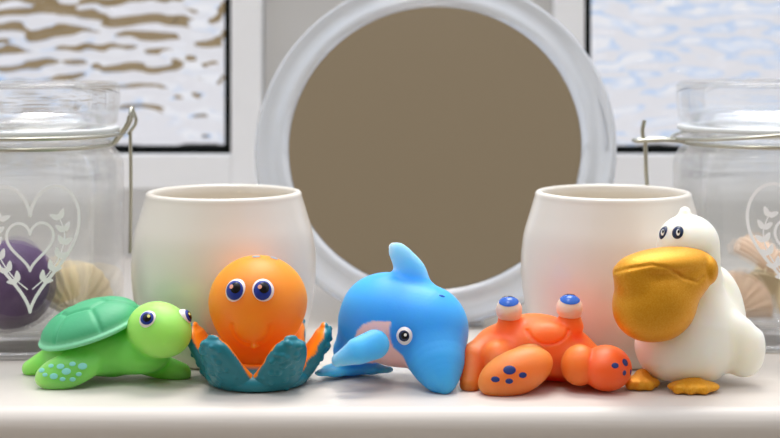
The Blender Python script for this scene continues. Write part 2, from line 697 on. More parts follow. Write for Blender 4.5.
def jar_print(R, parent, turn):
    """White heart and leaf sprays wrapped on the front of the jar."""
    verts, faces = [], []

    def wrap(u, v, lift=.02):
        a = -PI / 2 + u / R + turn
        return ((R + lift) * math.cos(a), (R + lift) * math.sin(a), v)

    def ribbon(pts, w, closed):
        b = len(verts)
        n = len(pts)
        for i in range(n):
            p0 = np.array(pts[(i - 1) % n] if closed or i else pts[i])
            p1 = np.array(pts[(i + 1) % n] if closed or i < n - 1 else pts[i])
            t = unit(np.append(p1 - p0, 0))[:2] if np.linalg.norm(p1 - p0) > 1e-6 else np.array([1, 0])
            nn = np.array([-t[1], t[0]])
            for s, l in ((1, .03), (-1, .03), (-1, .004), (1, .004)):
                q = np.array(pts[i]) + nn * s * w / 2
                verts.append(wrap(q[0], q[1], l))
        for i in range(n if closed else n - 1):
            j = (i + 1) % n
            for k in range(4):
                faces.append((b + 4 * i + k, b + 4 * i + (k + 1) % 4, b + 4 * j + (k + 1) % 4, b + 4 * j + k))

    def leaf(c, ang, L, W):
        b = len(verts)
        n = 12
        for l in (.03, .004):
            for i in range(n):
                t = 2 * PI * i / n
                x, y = L / 2 * math.cos(t), W / 2 * math.sin(t) * (1 - .35 * math.cos(t))
                verts.append(wrap(c[0] + x * math.cos(ang) - y * math.sin(ang), c[1] + x * math.sin(ang) + y * math.cos(ang), l))
        faces.append([b + i for i in range(n)])
        for i in range(n):
            faces.append((b + i, b + (i + 1) % n, b + n + (i + 1) % n, b + n + i))

    cz = 4.95
    N = 90
    ribbon([(lambda q: (q[0], q[1] + cz))(heart(2 * PI * i / N, 2.2, 2.75)) for i in range(N)], .14, True)
    ribbon([(lambda q: (q[0], q[1] + cz + .1))(heart(2 * PI * i / N, 1.0, 1.05)) for i in range(N)], .12, True)
    for s in (1, -1):
        st = fine([(s * .1, cz - 1.75), (s * .75, cz - 1.15), (s * 1.3, cz - .3), (s * 1.5, cz + .6), (s * 1.2, cz + 1.5)], 8)
        ribbon([tuple(q) for q in st], .05, False)
        for i in range(5, len(st) - 1, 5):
            t = math.atan2(st[i + 1][1] - st[i - 1][1], st[i + 1][0] - st[i - 1][0])
            for g in (1, -1):
                an = t + g * .75
                leaf((st[i][0] + .25 * math.cos(an), st[i][1] + .25 * math.sin(an)), an, .48, .24)
    return from_pydata('heart_print', verts, faces, 'print', parent, smooth=False)


def ribbed_shell(name, label, c, R, rot, material, group):
    """A scallop shell: a fan of rounded ribs on a shallow dome."""
    root = None
    verts, faces = [], []
    nu, nv = 72, 16
    for side in (1, -1):
        for j in range(nv + 1):
            g = .04 + .96 * j / nv
            for i in range(nu + 1):
                a = math.radians(-75 + 150 * i / nu)
                rr = R * 1.7 * g * (1 - .12 * abs(a) ** 2)
                dome = R * .55 * math.sqrt(max(0, 1 - ((g - .5) / .56) ** 2)) * max(0.08, math.cos(a * .95))
                rib = .07 * R * math.cos(a * 26) * g
                hh = dome + rib if side > 0 else dome * .55 - .12
                verts.append((rr * math.sin(a), rr * math.cos(a) - R * .85, hh))
    m = (nu + 1) * (nv + 1)
    for s in (0, m):
        for j in range(nv):
            for i in range(nu):
                q = s + j * (nu + 1) + i
                faces.append((q, q + 1, q + nu + 2, q + nu + 1))
    loop = [i for i in range(nu + 1)] + [j * (nu + 1) + nu for j in range(1, nv + 1)] + [nv * (nu + 1) + i for i in range(nu - 1, -1, -1)] + [j * (nu + 1) for j in range(nv - 1, 0, -1)]
    for a, b in zip(loop, loop[1:] + loop[:1]):
        faces.append((a, b, m + b, m + a))
    o = from_pydata(name, verts, faces, material, None, True, c)
    o.rotation_euler = rot
    return tag(o, label, 'shell', group)


def build_jar(px, label, turn, wire_tilt, clip_side, opened, d=69.6):
    X = (px - 390) * d / F
    R = 4.3
    root = thing('clip_top_jar', label, 'jar', (X, d - 60, 0), 'glass storage jars with clip lids')
    body = [(0, .0), (R - .5, 0), (R - .2, .08), (R - .02, .35), (R, .7), (R, 3), (R, 6), (R, 8.0), (R - .05, 8.45), (R - .25, 8.85), (R - .5, 9.1), (R - .55, 9.4), (R - .3, 9.62), (R - .38, 9.8), (R - .75, 9.8),
            (R - .85, 9.5), (R - .75, 9.0), (R - .5, 8.6), (R - .33, 8.1), (R - .3, 6), (R - .3, 3), (R - .35, 1.35), (R - .7, 1.05), (R - 1.6, .9), (0, .85)]
    lathe('jar_body', body, 'glass', root, n=128)
    lathe('seal', [(R - .8, 9.83), (R - .25, 9.83), (R - .2, 9.93), (R - .25, 10.03), (R - .8, 10.03)], 'seal', root, n=96, closed=True)
    lid = [(0, 10.95), (R - 1.3, 10.9), (R - .9, 10.6), (R - .8, 10.06), (R - .45, 10.06), (R - .28, 10.3), (R - .24, 10.7), (R - .18, 11.1), (R - .15, 11.9), (R - .3, 12.12), (R - .6, 12.14), (R - 1.0, 11.9), (0, 11.8)]
    lathe('glass_lid', lid, 'glass', root, n=128)
    # wires: neck ring and a bail over the lid edge
    def circ(rad, z, tilt):
        return [(rad * math.cos(2 * PI * i / 72), rad * math.sin(2 * PI * i / 72), z + tilt * math.cos(2 * PI * i / 72)) for i in range(72)]
    tube('neck_wire', [(circ(R - .42, 9.25, 0), True)], .09, 'steel', root)
    s = clip_side
    tube('bail_wire', [(circ(R + .02, 9.75 + (.12 if s < 0 else 0), wire_tilt), True)], .085, 'steel', root)
    if opened:     # latch standing out sideways
        zz = 9.75 - abs(wire_tilt) * 1.0
        tube('latch', [(fine([(s * (R - .4), -.5, 9.3), (s * (R + .5), -.5, zz + .05), (s * (R + 1.75), -.4, zz), (s * (R + 1.85), 0, zz), (s * (R + 1.75), .4, zz), (s * (R + .5), .5, zz + .05), (s * (R - .4), .5, 9.3)], 6), False),
                       ([(s * (R + .25), -.55, zz + .05), (s * (R + .25), .55, zz + .05)], False),
                       (fine([(s * (R + 1.45), 0, zz), (s * (R + 1.5), 0, zz + .5), (s * (R + 1.4), 0, zz + .95)], 5), False),
                       (fine([(s * (R + 1.35), .1, zz), (s * (R + 1.3), .1, zz - 1.6), (s * (R + 1.15), .1, zz - 3.4)], 5), False)], .1, 'steel', root)
    else:          # latch hanging down along the side
        tube('latch', [(fine([(s * (R - .4), -.45, 9.3), (s * (R + .2), -.45, 10.1), (s * (R + .42), -.35, 10.75), (s * (R + .42), 0, 10.95), (s * (R + .42), .35, 10.75), (s * (R + .2), .45, 10.1), (s * (R - .4), .45, 9.3)], 6), False),
                       (fine([(s * (R + .42), 0, 10.95), (s * (R + .62), 0, 10.3), (s * (R + .25), 0, 9.7)], 5), False),
                       (fine([(s * (R + .35), 0, 9.9), (s * (R + .38), 0, 7.5), (s * (R + .34), 0, 4.2)], 6), False)], .085, 'steel', root)
    jar_print(R, root, turn)
    return np.array([X, d - 60, 0]), root


def build_jars():
    c, _ = build_jar(30, 'clear glass jar with white heart print and purple ball inside, behind the turtle', math.radians(13.5), .0, 1, False)
    zin = .95
    # purple ball resting on the jar floor against the front wall
    b = thing('bath_ball', 'dark purple ball inside the jar behind the turtle', 'ball', (c[0] - .55, c[1] - 1.4, zin + 2.02))
    verts = []
    o = solid('ball_body', lambda p: ell(p, (0, 0, 0), (2.02, 2.02, 2.0)) + .03 * np.sin(p[:, 0] * 9) * np.sin(p[:, 1] * 9) * np.sin(p[:, 2] * 9), (-2.3,) * 3, (2.3,) * 3, .13, 'purple', b)
    ribbed_shell('scallop_shell', 'cream ribbed shell beside the purple ball in the left jar', (c[0] + 1.95, c[1] + .3, zin + 1.55), 1.5, d2r(78, 12, 30), 'cream', 'shells in the glass jars')

    c, _ = build_jar(765, 'clear glass jar with open side latch and pale shells inside, behind the pelican', math.radians(5), .42, -1, True, 71.0)
    spots = [((-1.6, -1.5, 1.3), 1.25, (70, 10, -20), 'peach', 'pale peach shell low at the front of the jar behind the pelican'),
             ((1.2, -2.0, 1.3), 1.2, (65, -15, 30), 'cream', 'cream shell low on the right in the jar behind the pelican'),
             ((0.4, .6, 1.2), 1.3, (60, 0, 120), 'cream', 'cream shell at the back of the jar behind the pelican'),
             ((-.4, -1.0, 3.0), 1.2, (30, 25, 10), 'peach', 'pale peach shell topmost of the pile in the right jar')]
    for p, R, rot, m, lab in spots:
        ribbed_shell('scallop_shell', lab, (c[0] + p[0], c[1] + p[1], p[2] + .95), R, d2r(*rot), m, 'shells in the glass jars')


# ------------------------------------------------------------------ toys
def toy_eye(root, c, R, n, white, iris, ia, pa, glint, gdir, ga, pdir=(0, 0), idir=(0, 0), radii=(1, 1, 1), gs=(1, 1)):
    """White ball with a printed iris, pupil and glint; offsets are angles (right, up) from n."""
    e = ball('eye', c, np.array(radii) * R, white, root)
    u, w, n = frame_of(n)
    dirn = lambda o: unit(n + u * math.tan(o[0]) + w * math.tan(o[1]))
    cap_mesh('iris', c, R, dirn(idir), ia, iris, e, lift=.02, radii=radii)
    cap_mesh('pupil', c, R, dirn(pdir), pa, 'pupil', e, lift=.04, radii=radii)
    cap_mesh('glint', c, R, dirn(gdir), ga, glint, e, stretch=gs, lift=.06, radii=radii)
    return e


def build_octopus():
    T = Toy('toy_octopus', 'orange octopus bath toy with knobbly teal tentacles, between turtle and dolphin', 'toy', 258, 61.7, 'rubber sea animal bath toys')
    OR, TE = (255, 146, 28), (32, 124, 138)
    low = fine([(0.0, 1.2), (.4, 1.16), (.8, 1.14), (1.4, 1.27), (1.9, 1.53), (2.4, 1.80), (2.9, 1.975), (3.3, 2.03)], 8)
    zs = 3.3 + 1.92 * np.sin(np.linspace(0, PI / 2, 60)[1:])
    pz = np.array([tuple(q) for q in low] + [(z, 2.03 * math.sqrt(max(0, 1 - ((z - 3.3) / 1.92) ** 2))) for z in zs])
    slope = np.sqrt(1 + np.clip(np.gradient(pz[:, 1], pz[:, 0]), -5, 5) ** 2)

    def head(p):
        r = np.hypot(p[:, 0], p[:, 1])
        # distance to the profile curve, signed by the radius at that height
        z = np.clip(p[:, 2], 0.02, 5.2)
        rz = np.interp(z, pz[:, 0], pz[:, 1])
        return smax((r - rz) / np.interp(z, pz[:, 0], slope), np.abs(p[:, 2] - 2.6) - 2.61, .04)

    def body(p):
        d = head(p)
        m = ell(p, T_m, (.74, .52, .66))
        d = smin(d, m, .4)
        d = smin(d, ell(p, T_l, (.17, .24, .15)), .14)
        # a wide U of a smile under the snout
        x, z = (p[:, 0] - T_s[0]), (p[:, 2] - T_s[2])
        arc = np.abs(np.hypot(x / .76, z / .80) - 1) * .75
        groove = np.where((z < .05) & (p[:, 1] < -.4), np.exp(-(arc / .085) ** 2) * np.clip((.12 - z) / .15, 0, 1), 0)
        return d + .075 * groove

    T_m = T.p(252.0, 327, 60.2)
    T_s = T.p(251.5, 324, 60.0)
    T_l = T.p(254, 344.5, 60.0)
    root = T.root
    solid('head', body, (-2.4, -2.9, -.05), (2.4, 2.4, 5.4), .075, 'vinyl', root, lambda v: mixc(OR, OR, v[:, 0] * 0))
    # base disc
    def basef(p):
        return smax(smin(ell(p, (0, 0, .35), (2.15, 2.15, .75)), ell(p, (0, 0, .3), (1.7, 1.7, .6)), .2), .02 - p[:, 2], .08)
    solid('base', basef, (-2.4, -2.4, -.1), (2.4, 2.4, 1.3), .08, 'teal_vinyl', root, lambda v: mixc(TE, OR, (.8 - np.hypot(v[:, 0], v[:, 1]) / 2.0) * 6))

    sp = np.array(fine([(1.45, .3), (1.84, .5), (2.2, 1.0), (2.52, 1.5), (2.72, 1.95), (2.74, 2.24)], 5))   # radius, height
    L = np.linspace(0, 1, len(sp))
    wid = np.interp(L, [0, .2, .45, .7, .88, 1], [1.25, 1.2, .95, .70, .5, .25])
    thk = np.interp(L, [0, .3, .6, .85, 1], [.42, .42, .38, .32, .16])
    for k in range(6):
        ang = math.radians((-35, 33, 98, 155, 205, -100)[k]) - PI / 2
        ca, sa = math.cos(ang), math.sin(ang)
        bumps = []
        rr = np.random.default_rng(20 + k)
        for _ in range(30):
            s = rr.uniform(.12, .93)
            i = int(s * (len(sp) - 1))
            tt = rr.uniform(-.8, .8) * wid[i]
            tg = unit(np.append(sp[min(i + 1, len(sp) - 1)] - sp[max(i - 1, 0)], 0))[:2]
            off = thk[i] * math.sqrt(max(.05, 1 - (tt / wid[i]) ** 2)) * .93
            bumps.append((sp[i] + np.array([tg[1], -tg[0]]) * off, tt, rr.uniform(.07, .13)))

        def local(p):
            x = p[:, 0] * ca + p[:, 1] * sa
            y = -p[:, 0] * sa + p[:, 1] * ca
            r = np.hypot(x, y)
            th = np.arctan2(y, x)
            return r, th * np.minimum(r, 2.2), p[:, 2]

        def side(p):
            r, t, z = local(p)
            q = np.stack([r, z], 1)
            best = np.full(len(p), 9.0)
            ss = np.zeros(len(p))
            sgn = np.zeros(len(p))
            for i in range(len(sp) - 1):
                ab = sp[i + 1] - sp[i]
                tt = np.clip((q - sp[i]) @ ab / (ab @ ab), 0, 1)
                dv = q - sp[i] - tt[:, None] * ab
                dd = np.linalg.norm(dv, axis=1)
                u = dd < best
                best = np.where(u, dd, best)
                ss = np.where(u, (i + tt) / (len(sp) - 1), ss)
                sgn = np.where(u, dv[:, 0] * ab[1] - dv[:, 1] * ab[0], sgn)
            return best, ss, np.sign(sgn), t, r, z

        def tent(p):
            dd, ss, sgn, t, r, z = side(p)
            w, h = np.interp(ss, L, wid), np.interp(ss, L, thk)
            e = np.sqrt((t / w) ** 2 + (dd / h) ** 2)
            d = (e - 1) * np.minimum(w, h) * .9
            for (c2, tt, br) in bumps:
                b = np.sqrt((r - c2[0]) ** 2 + (z - c2[1]) ** 2 + (t - tt) ** 2) - br
                d = smin(d, b, .05)
            return smax(d, .01 - p[:, 2], .05)

        def paint(v):
            dd, ss, sgn, t, r, z = side(v)
            h = np.interp(ss, L, thk)
            w = np.interp(ss, L, wid)
            s = sgn * dd / h
            return mixc(TE, OR, (-s + .08 + .12 * np.sin(t * 9 + z * 7)) * 14)

        cx, cy = 2.1 * ca, 2.1 * sa
        lo = (cx - 1.75, cy - 1.75, -.1)
        hi = (cx + 1.75, cy + 1.75, 2.9)
        solid('tentacle', tent, lo, hi, .065, 'teal_vinyl', root, paint)
    # eyes
    for px, gx in ((236, -1), (263, -1)):
        q = T.on(body, px, 291)
        n = normal(body, q)
        n = unit(n * .55 + unit(T.cam - q) * .45)
        c = q - n * .2
        toy_eye(root, c, .47, n, 'eye_white', 'iris', .84, .45, 'glint_pink', (-.30, .22), .17, pdir=(.06, .16), idir=(-.08, -.02), radii=(1, .9, 1.1))
    for px, py in ((238, 258), (256, 256.5), (274, 258)):
        q = T.on(body, px, py)
        if q is not None:
            decal('spot', body, q, normal(body, q), .17, .17, 'spot_grey', root)


def build_turtle():
    T = Toy('toy_turtle', 'lime green turtle bath toy with darker green shell, leftmost of the toy row', 'toy', 92, 62.4, 'rubber sea animal bath toys')
    root = T.root
    G1, G2 = (124, 218, 92), (190, 238, 116)
    hc = T.p(158.5, 328.5, 61.2)
    fl = T.p(67, 371, 60.7)
    rf = T.p(33, 366, 63.2)
    ff = T.p(178, 373, 62.6)
    nk = T.p(128, 348, 61.8)
    R_fl = rotm(*d2r(-28, -15, 6))
    R_h = rotm(*d2r(0, 8, -25))

    def head(p):
        return smin(ell(p, hc, (1.32, 1.15, 1.08), R_h), ell(p, hc + np.array([.35, -.3, -.18]), (.95, .85, .85)), .4)

    def body(p):
        d = ell(p, (0.1, 0, 1.2), (2.0, 1.6, 1.0), rotm(0, math.radians(-14), 0))
        d = smin(d, cap(p, (1.0, -.2, 1.1), nk + np.array([.3, 0, .05]), .95, .85), .5)
        d = smin(d, ell(p, nk + np.array([.5, 0, -.35]), (1.2, .95, .7)), .4)
        d = smin(d, head(p), .22)
        d = smin(d, ell(p, fl, (1.32, .36, .72), R_fl), .12)
        d = smin(d, cap(p, fl + np.array([.75, .25, .1]), (.9, -.9, 1.0), .42, .5), .3)
        d = smin(d, cap(p, (-1.5, .3, .9), rf + np.array([-.1, 0, -.1]), .55, .36), .35)
        d = smin(d, cap(p, (1.6, .2, .9), ff + np.array([.1, -.1, 0]), .6, .46), .35)
        # small smile
        q = p - T_mouth
        arc = np.abs(np.hypot(q[:, 0], q[:, 2] - .35) - .38)
        g = np.where((q[:, 2] < .12) & (np.linalg.norm(q, axis=1) < .8) & (q[:, 1] < .5), np.exp(-(arc / .05) ** 2), 0)
        d = d + .025 * g
        return smax(d, .01 - p[:, 2], .06)

    T_mouth = T.p(171, 344.5, 60.1)
    def paint(v):
        return mixc(G1, G2, (.15 - head(v)) * 3.0)
    solid('body', body, (-3.8, -2.7, -.05), (4.6, 2.2, 3.4), .075, 'vinyl', root, paint)

    # shell
    sc = T.p(91, 326.5, 62.3)
    Rs = rotm(*d2r(11, -16, -6))
    segs = []
    hexs = [(-.28, 0), (.28, 0)]
    def seg(a, b):
        segs.append((np.array(a, float), np.array(b, float)))
    hx = [(-.5, .0), (-.28, .32), (.22, .34), (.45, 0), (.22, -.34), (-.28, -.32)]
    for a, b in zip(hx, hx[1:] + hx[:1]):
        seg(a, b)
    for a, b in ((hx[0], (-.98, 0)), (hx[1], (-.5, .8)), (hx[2], (.42, .85)), (hx[3], (.98, 0)), (hx[4], (.42, -.85)), (hx[5], (-.5, -.8))):
        seg(a, b)

    rx, ry, rz = 2.12, 1.8, 1.0
    def shell(p):
        q = (p - sc) @ Rs
        dome = ell(q, (0, 0, 0), (rx, ry, rz))
        uv = q[:, :2] / np.array([rx, ry])
        dg = np.full(len(p), 9.0)
        for a, b in segs:
            ab = b - a
            t = np.clip((uv - a) @ ab / (ab @ ab), 0, 1)
            dg = np.minimum(dg, np.linalg.norm(uv - a - t[:, None] * ab, axis=1))
        dome = dome + .075 * np.exp(-(dg / .045) ** 2) - .03
        dome = smax(dome, -q[:, 2] - .05, .05)
        rim = smax(ell(q, (0, 0, -.03), (rx + .16, ry + .16, .6)), np.abs(q[:, 2] + .03) - .1, .08)
        return smin(dome, rim, .06)

    def spaint(v):
        q = (v - sc) @ Rs
        e = np.hypot(q[:, 0] / rx, q[:, 1] / ry)
        return mixc((74, 172, 120), (134, 212, 164), (e - .985) * 25)
    solid('shell', shell, sc - np.array([2.9, 2.5, 1.1]), sc + np.array([2.9, 2.5, 2.0]), .075, 'shell', root, spaint)

    q = T.on(body, 147.5, 319)
    n = unit(normal(body, q) * .7 + unit(T.cam - q) * .3)
    toy_eye(root, q - n * .16, .38, n, 'eye_white', 'iris', .78, .46, 'glint_yellow', (.28, .14), .15, pdir=(.1, 0), idir=(.06, 0))
    far = hc + R_h @ np.array([1.02, .42, .5])
    far = T.p(186.5, 316.5, 61.0)
    nd = unit(far - hc)
    far = ray_hit(body, far + nd * .6, -nd, 3)
    toy_eye(root, far - nd * .16, .36, nd, 'eye_white', 'iris', .78, .46, 'glint_yellow', (-.2, .14), .15)
    for px, py, r in ((41.5, 370.2, 3.4), (51, 365.8, 2.8), (60.5, 366.4, 3.8), (72.5, 364.0, 3.2), (82.5, 366.2, 4.4), (66.3, 371.4, 4.4), (45, 374.8, 2.6),
                      (53.8, 376.3, 4.0), (78.8, 374.2, 2.8), (62.5, 379.2, 2.8), (72.6, 379.4, 2.9)):
        q = T.on(body, px, py)
        if q is not None:
            decal('spot', body, q, normal(body, q), r * .042, r * .03, 'spot_teal', root)


def build_dolphin():
    T = Toy('toy_dolphin', 'blue dolphin bath toy nose down with upright dorsal fin, middle of the toy row', 'toy', 402, 62.2, 'rubber sea animal bath toys')
    root = T.root
    B1, PK = (62, 170, 244), (250, 214, 210)
    c1 = T.p(395, 319.5, 62.4)
    c2 = T.p(429, 328, 61.7)
    sn = fine([T.p(432, 344, 61.3), T.p(437, 360, 60.7), T.p(440.5, 374, 60.2), T.p(443.5, 383, 59.9), T.p(444.5, 388.5, 59.75)], 3)
    snr = np.interp(np.linspace(0, 4, len(sn)), [0, 1, 2, 3, 4], [1.36, 1.12, .78, .46, .28])
    tail0, tail1 = T.p(352, 350, 63.3), T.p(350, 365, 63.2)

    fin = fine([T.p(411, 284, 62.2), T.p(410, 273, 62.2), T.p(405, 262, 62.2), T.p(398.6, 252.5, 62.2), T.p(393.5, 247.5, 62.2)], 4)
    finr = np.interp(np.linspace(0, 4, len(fin)), [0, 1, 2, 3, 4], [.8, .68, .52, .40, .2])

    def finf(p):
        # flattened blade: distance in the fin's own plane, squashed in depth
        q = p.copy()
        q[:, 1] *= 2.0
        pts = [f_ * np.array([1, 0, 1]) for f_ in fin]
        return chain(q, pts, finr) * .7

    def pec(p):
        a, b, c = T.p(374.5, 344.5, 60.2), T.p(358, 351, 59.8), T.p(338, 360, 59.8)
        R = rotm(*d2r(-20, 0, 0))
        q = (p - a) @ R
        pts = [np.zeros(3), (b - a) @ R, (c - a) @ R]
        for r in (q,):
            r[:, 1] *= 1.7
        for r in pts:
            r[1] *= 1.7
        return chain(q, pts, [.60, .54, .27]) * .75

    def flukes(p):
        q = p - tail1
        d = None
        for tip, m in ((T.p(322, 374, 62.0), T.p(335, 371, 62.5)), (T.p(386, 370, 62.6), T.p(370, 370, 62.9))):
            pp = p.copy()
            pts = [tail1.copy(), m.copy(), tip.copy()]
            for r in pts:
                r[2] = .32 * 2.4
            pp[:, 2] *= 2.4
            e = chain(pp, pts, [.62, .6, .3]) * .6
            d = e if d is None else smin(d, e, .3)
        return d

    def main(p):
        d = ell(p, c1, (2.3, 1.9, 1.9), rotm(0, math.radians(20), 0))
        d = smin(d, ell(p, c2, (1.62, 1.55, 1.75), rotm(0, math.radians(-15), 0)), .5)
        d = smin(d, chain(p, sn, snr), .25)
        return d

    def body(p):
        d = main(p)
        d = smin(d, chain(p, [c1 + np.array([-1.2, .3, -.5]), tail0, tail1], [1.2, .8, .5]), .5)
        d = smin(d, finf(p), .3)
        d = smin(d, pec(p), .12)
        d = smin(d, flukes(p), .25)
        return smax(d, .01 - p[:, 2], .05)

    # the pale belly patch, an outline on the side that faces the room
    poly = np.array([T.p(x, y, 60.3)[[0, 2]] for x, y in ((354.6, 338.5), (357, 331), (363, 324.5), (372, 321.2), (391, 321.7), (389.8, 328), (390, 338), (393, 347), (403, 356), (409, 369), (404, 376), (395, 374), (380, 370), (365, 362), (357, 350))])
    def paint(v):
        # look along the sight line so the outline sits where it is printed
        x, z, y = v[:, 0].copy(), v[:, 2].copy(), v[:, 1]
        s = (60.3) / (62.2 + y)
        x = (x + T.o[0]) * s - T.o[0]
        z = H - (H - z) * s
        inside = np.zeros(len(v), bool)
        dist = np.full(len(v), 9.0)
        n = len(poly)
        for i in range(n):
            a, b = poly[i], poly[(i + 1) % n]
            cr = ((a[1] > z) != (b[1] > z)) & (x < (b[0] - a[0]) * (z - a[1]) / (b[1] - a[1] + 1e-12) + a[0])
            inside ^= cr
            ab = b - a
            t = np.clip(((x - a[0]) * ab[0] + (z - a[1]) * ab[1]) / (ab @ ab), 0, 1)
            dist = np.minimum(dist, np.hypot(x - a[0] - t * ab[0], z - a[1] - t * ab[1]))
        sd = np.where(inside, dist, -dist)
        w = np.clip(sd / .05 + .5, 0, 1)
        w = w * (pec(v) > .06) * (y < .9) * (flukes(v) > .1)
        return mixc(B1, PK, w)
    solid('body', body, (-3.9, -3.3, -.05), (3.6, 3.2, 6.3), .075, 'vinyl', root, paint)

    q = T.on(main, 405.2, 335.5)
    n = unit(normal(main, q) * .6 + unit(T.cam - q) * .4)
    e = ball('eye', q - n * .26, (.44,) * 3, 'eye_white', root)
    c = q - n * .26
    u, w, n = frame_of(n)
    cap_mesh('iris', c, .44, unit(n - .06 * u), .52, 'navy', e, lift=.02)
    cap_mesh('pupil', c, .44, unit(n + .02 * u + .04 * w), .32, 'pupil', e, lift=.04)
    cap_mesh('glint', c, .44, unit(n + .10 * u + .12 * w), .13, 'glint_white', e, lift=.06)
    q = T.on(body, 442, 296)
    decal('blowhole', body, q, normal(body, q), .13, .055, 'iris_bright', root, rot=-.5)


def build_crab():
    T = Toy('toy_crab', 'orange crab bath toy with raised blue topped eyes, between dolphin and pelican', 'toy', 533, 61.9, 'rubber sea animal bath toys')
    root = T.root
    O1, O2 = (255, 112, 38), (255, 128, 54)
    bc = T.p(533, 352, 62.2)
    mouth = T.p(550, 336, 60.4)
    lc = T.p(515.5, 372.5, 59.9)
    rc = T.p(606.5, 368, 60.2)
    R_l = rotm(*d2r(-14, -20, 12))
    es = [(T.p(509.5, 327, 61.6), T.p(509, 310, 61.5)), (T.p(570, 326, 61.6), T.p(569.5, 308, 61.5))]

    def body(p):
        d = ell(p, bc, (2.5, 1.75, 1.42))
        d = smin(d, ell(p, T.p(535, 341.5, 62.0), (1.55, 1.3, 1.05)), .5)
        for a, b in es:
            d = smin(d, cap(p, a, b + np.array([0, 0, -.25]), .56, .42), .25)
        # chin bump and smile line
        d = smin(d, ell(p, T.p(549, 335, 61.05), (.8, .4, .42)), .45)
        q = p - T.p(549, 329, 60.5)
        arc = np.abs(np.hypot(q[:, 0] / .85, q[:, 2] / .62) - 1) * .7
        g = np.where((q[:, 2] < -.1) & (p[:, 1] < .3), np.exp(-(arc / .06) ** 2), 0)
        d = d + .09 * g
        # side legs
        d = smin(d, chain(p, [bc + np.array([-1.6, -.2, .2]), T.p(474, 358, 61.2), T.p(470, 384, 60.4)], [.8, .62, .42]), .35)
        d = smin(d, chain(p, [bc + np.array([-1.2, -.9, .1]), T.p(497, 356, 60.7), T.p(500, 366, 60.4)], [.7, .62, .6]), .3)
        d = smin(d, chain(p, [bc + np.array([1.5, -.2, .1]), T.p(592, 360, 61.8), T.p(596, 382, 61.4)], [.8, .6, .45]), .35)
        d = smin(d, chain(p, [bc + np.array([1.0, -.9, .0]), T.p(578, 362, 60.8)], [.7, .62]), .3)
        d = smax(d, -ell(p, T.p(545, 392, 60.6), (1.2, 1.4, .55)), .3)
        return smax(d, .01 - p[:, 2], .06)

    solid('body', body, (-3.6, -2.6, -.05), (3.6, 2.4, 3.8), .075, 'vinyl', root, lambda v: mixc(O1, O1, v[:, 0] * 0))

    def claw_l(p):
        d = ell(p, lc, (1.6, .95, .9), R_l)
        q = (p - lc) @ R_l
        notch = np.exp(-((q[:, 1] + .1 - .25) / .09) ** 2) * np.clip(q[:, 0] + .1, 0, 1) * np.clip(q[:, 2] * 2 + .2, 0, 1)
        top = ell(p, lc + R_l @ np.array([.62, .42, .28]), (.95, .62, .6), R_l)
        d = np.minimum(d, top)
        return smax(d, .005 - p[:, 2], .05)
    solid('claw', claw_l, lc - np.array([2.1, 1.6, 1.4]), lc + np.array([2.2, 1.8, 1.6]), .07, 'vinyl', root, lambda v: mixc(O2, O2, v[:, 0] * 0))

    def claw_r(p):
        d = ell(p, rc, (1.0, 1.15, .9), rotm(*d2r(0, 6, -25)))
        d = np.minimum(d, ell(p, T.p(579.5, 365, 60.2), (.74, .8, .82), rotm(*d2r(0, 10, 10))))
        return smax(d, .02 - p[:, 2], .05)
    solid('claw', claw_r, rc - np.array([2.4, 1.7, 1.3]), rc + np.array([1.5, 2.2, 1.4]), .07, 'vinyl', root, lambda v: mixc((254, 98, 34), (255, 118, 42), (T.p(588, 365, 60.2)[0] - v[:, 0]) * 8))

    for f, lst in ((claw_l, ((509.5, 370, 6.2, 4.4), (495.3, 379.4, 4.4, 2.8), (522.8, 375.2, 4.0, 2.8), (509.2, 381.2, 3.8, 2.6))),
                   (claw_r, ((615.2, 365.6, 3.9, 2.8), (625.3, 362.4, 4.2, 3.8), (624.5, 373, 2.4, 2.6), (630.6, 372, 1.6, 2.6)))):
        for px, py, a, b in lst:
            q = T.on(f, px, py)
            if q is not None:
                decal('spot', f, q, normal(f, q), a * .04, b * .04, 'spot_navy', root)

    for (a, b), n in zip(es, ((-.05, -.34, 1), (.02, -.34, 1))):
        n = unit(n)
        e = solid('eye', lambda p: smin(ell(p, b + np.array([0, 0, .02]), (.53, .53, .5)), cap(p, b + np.array([.02, 0, -.12]), b + np.array([0, 0, -.05]), .47, .5), .1),
                  b - 1.1, b + 1.1, .05, 'eye_pink', root)
        cap_mesh('iris', b + np.array([0, 0, .02]), .53, n, .85, 'iris_bright', e, lift=.03)
        cap_mesh('pupil', b + np.array([0, 0, .02]), .53, unit(n + np.array([0, .55, .3])), .40, 'pupil', e, lift=.05, stretch=(1.2, .8))


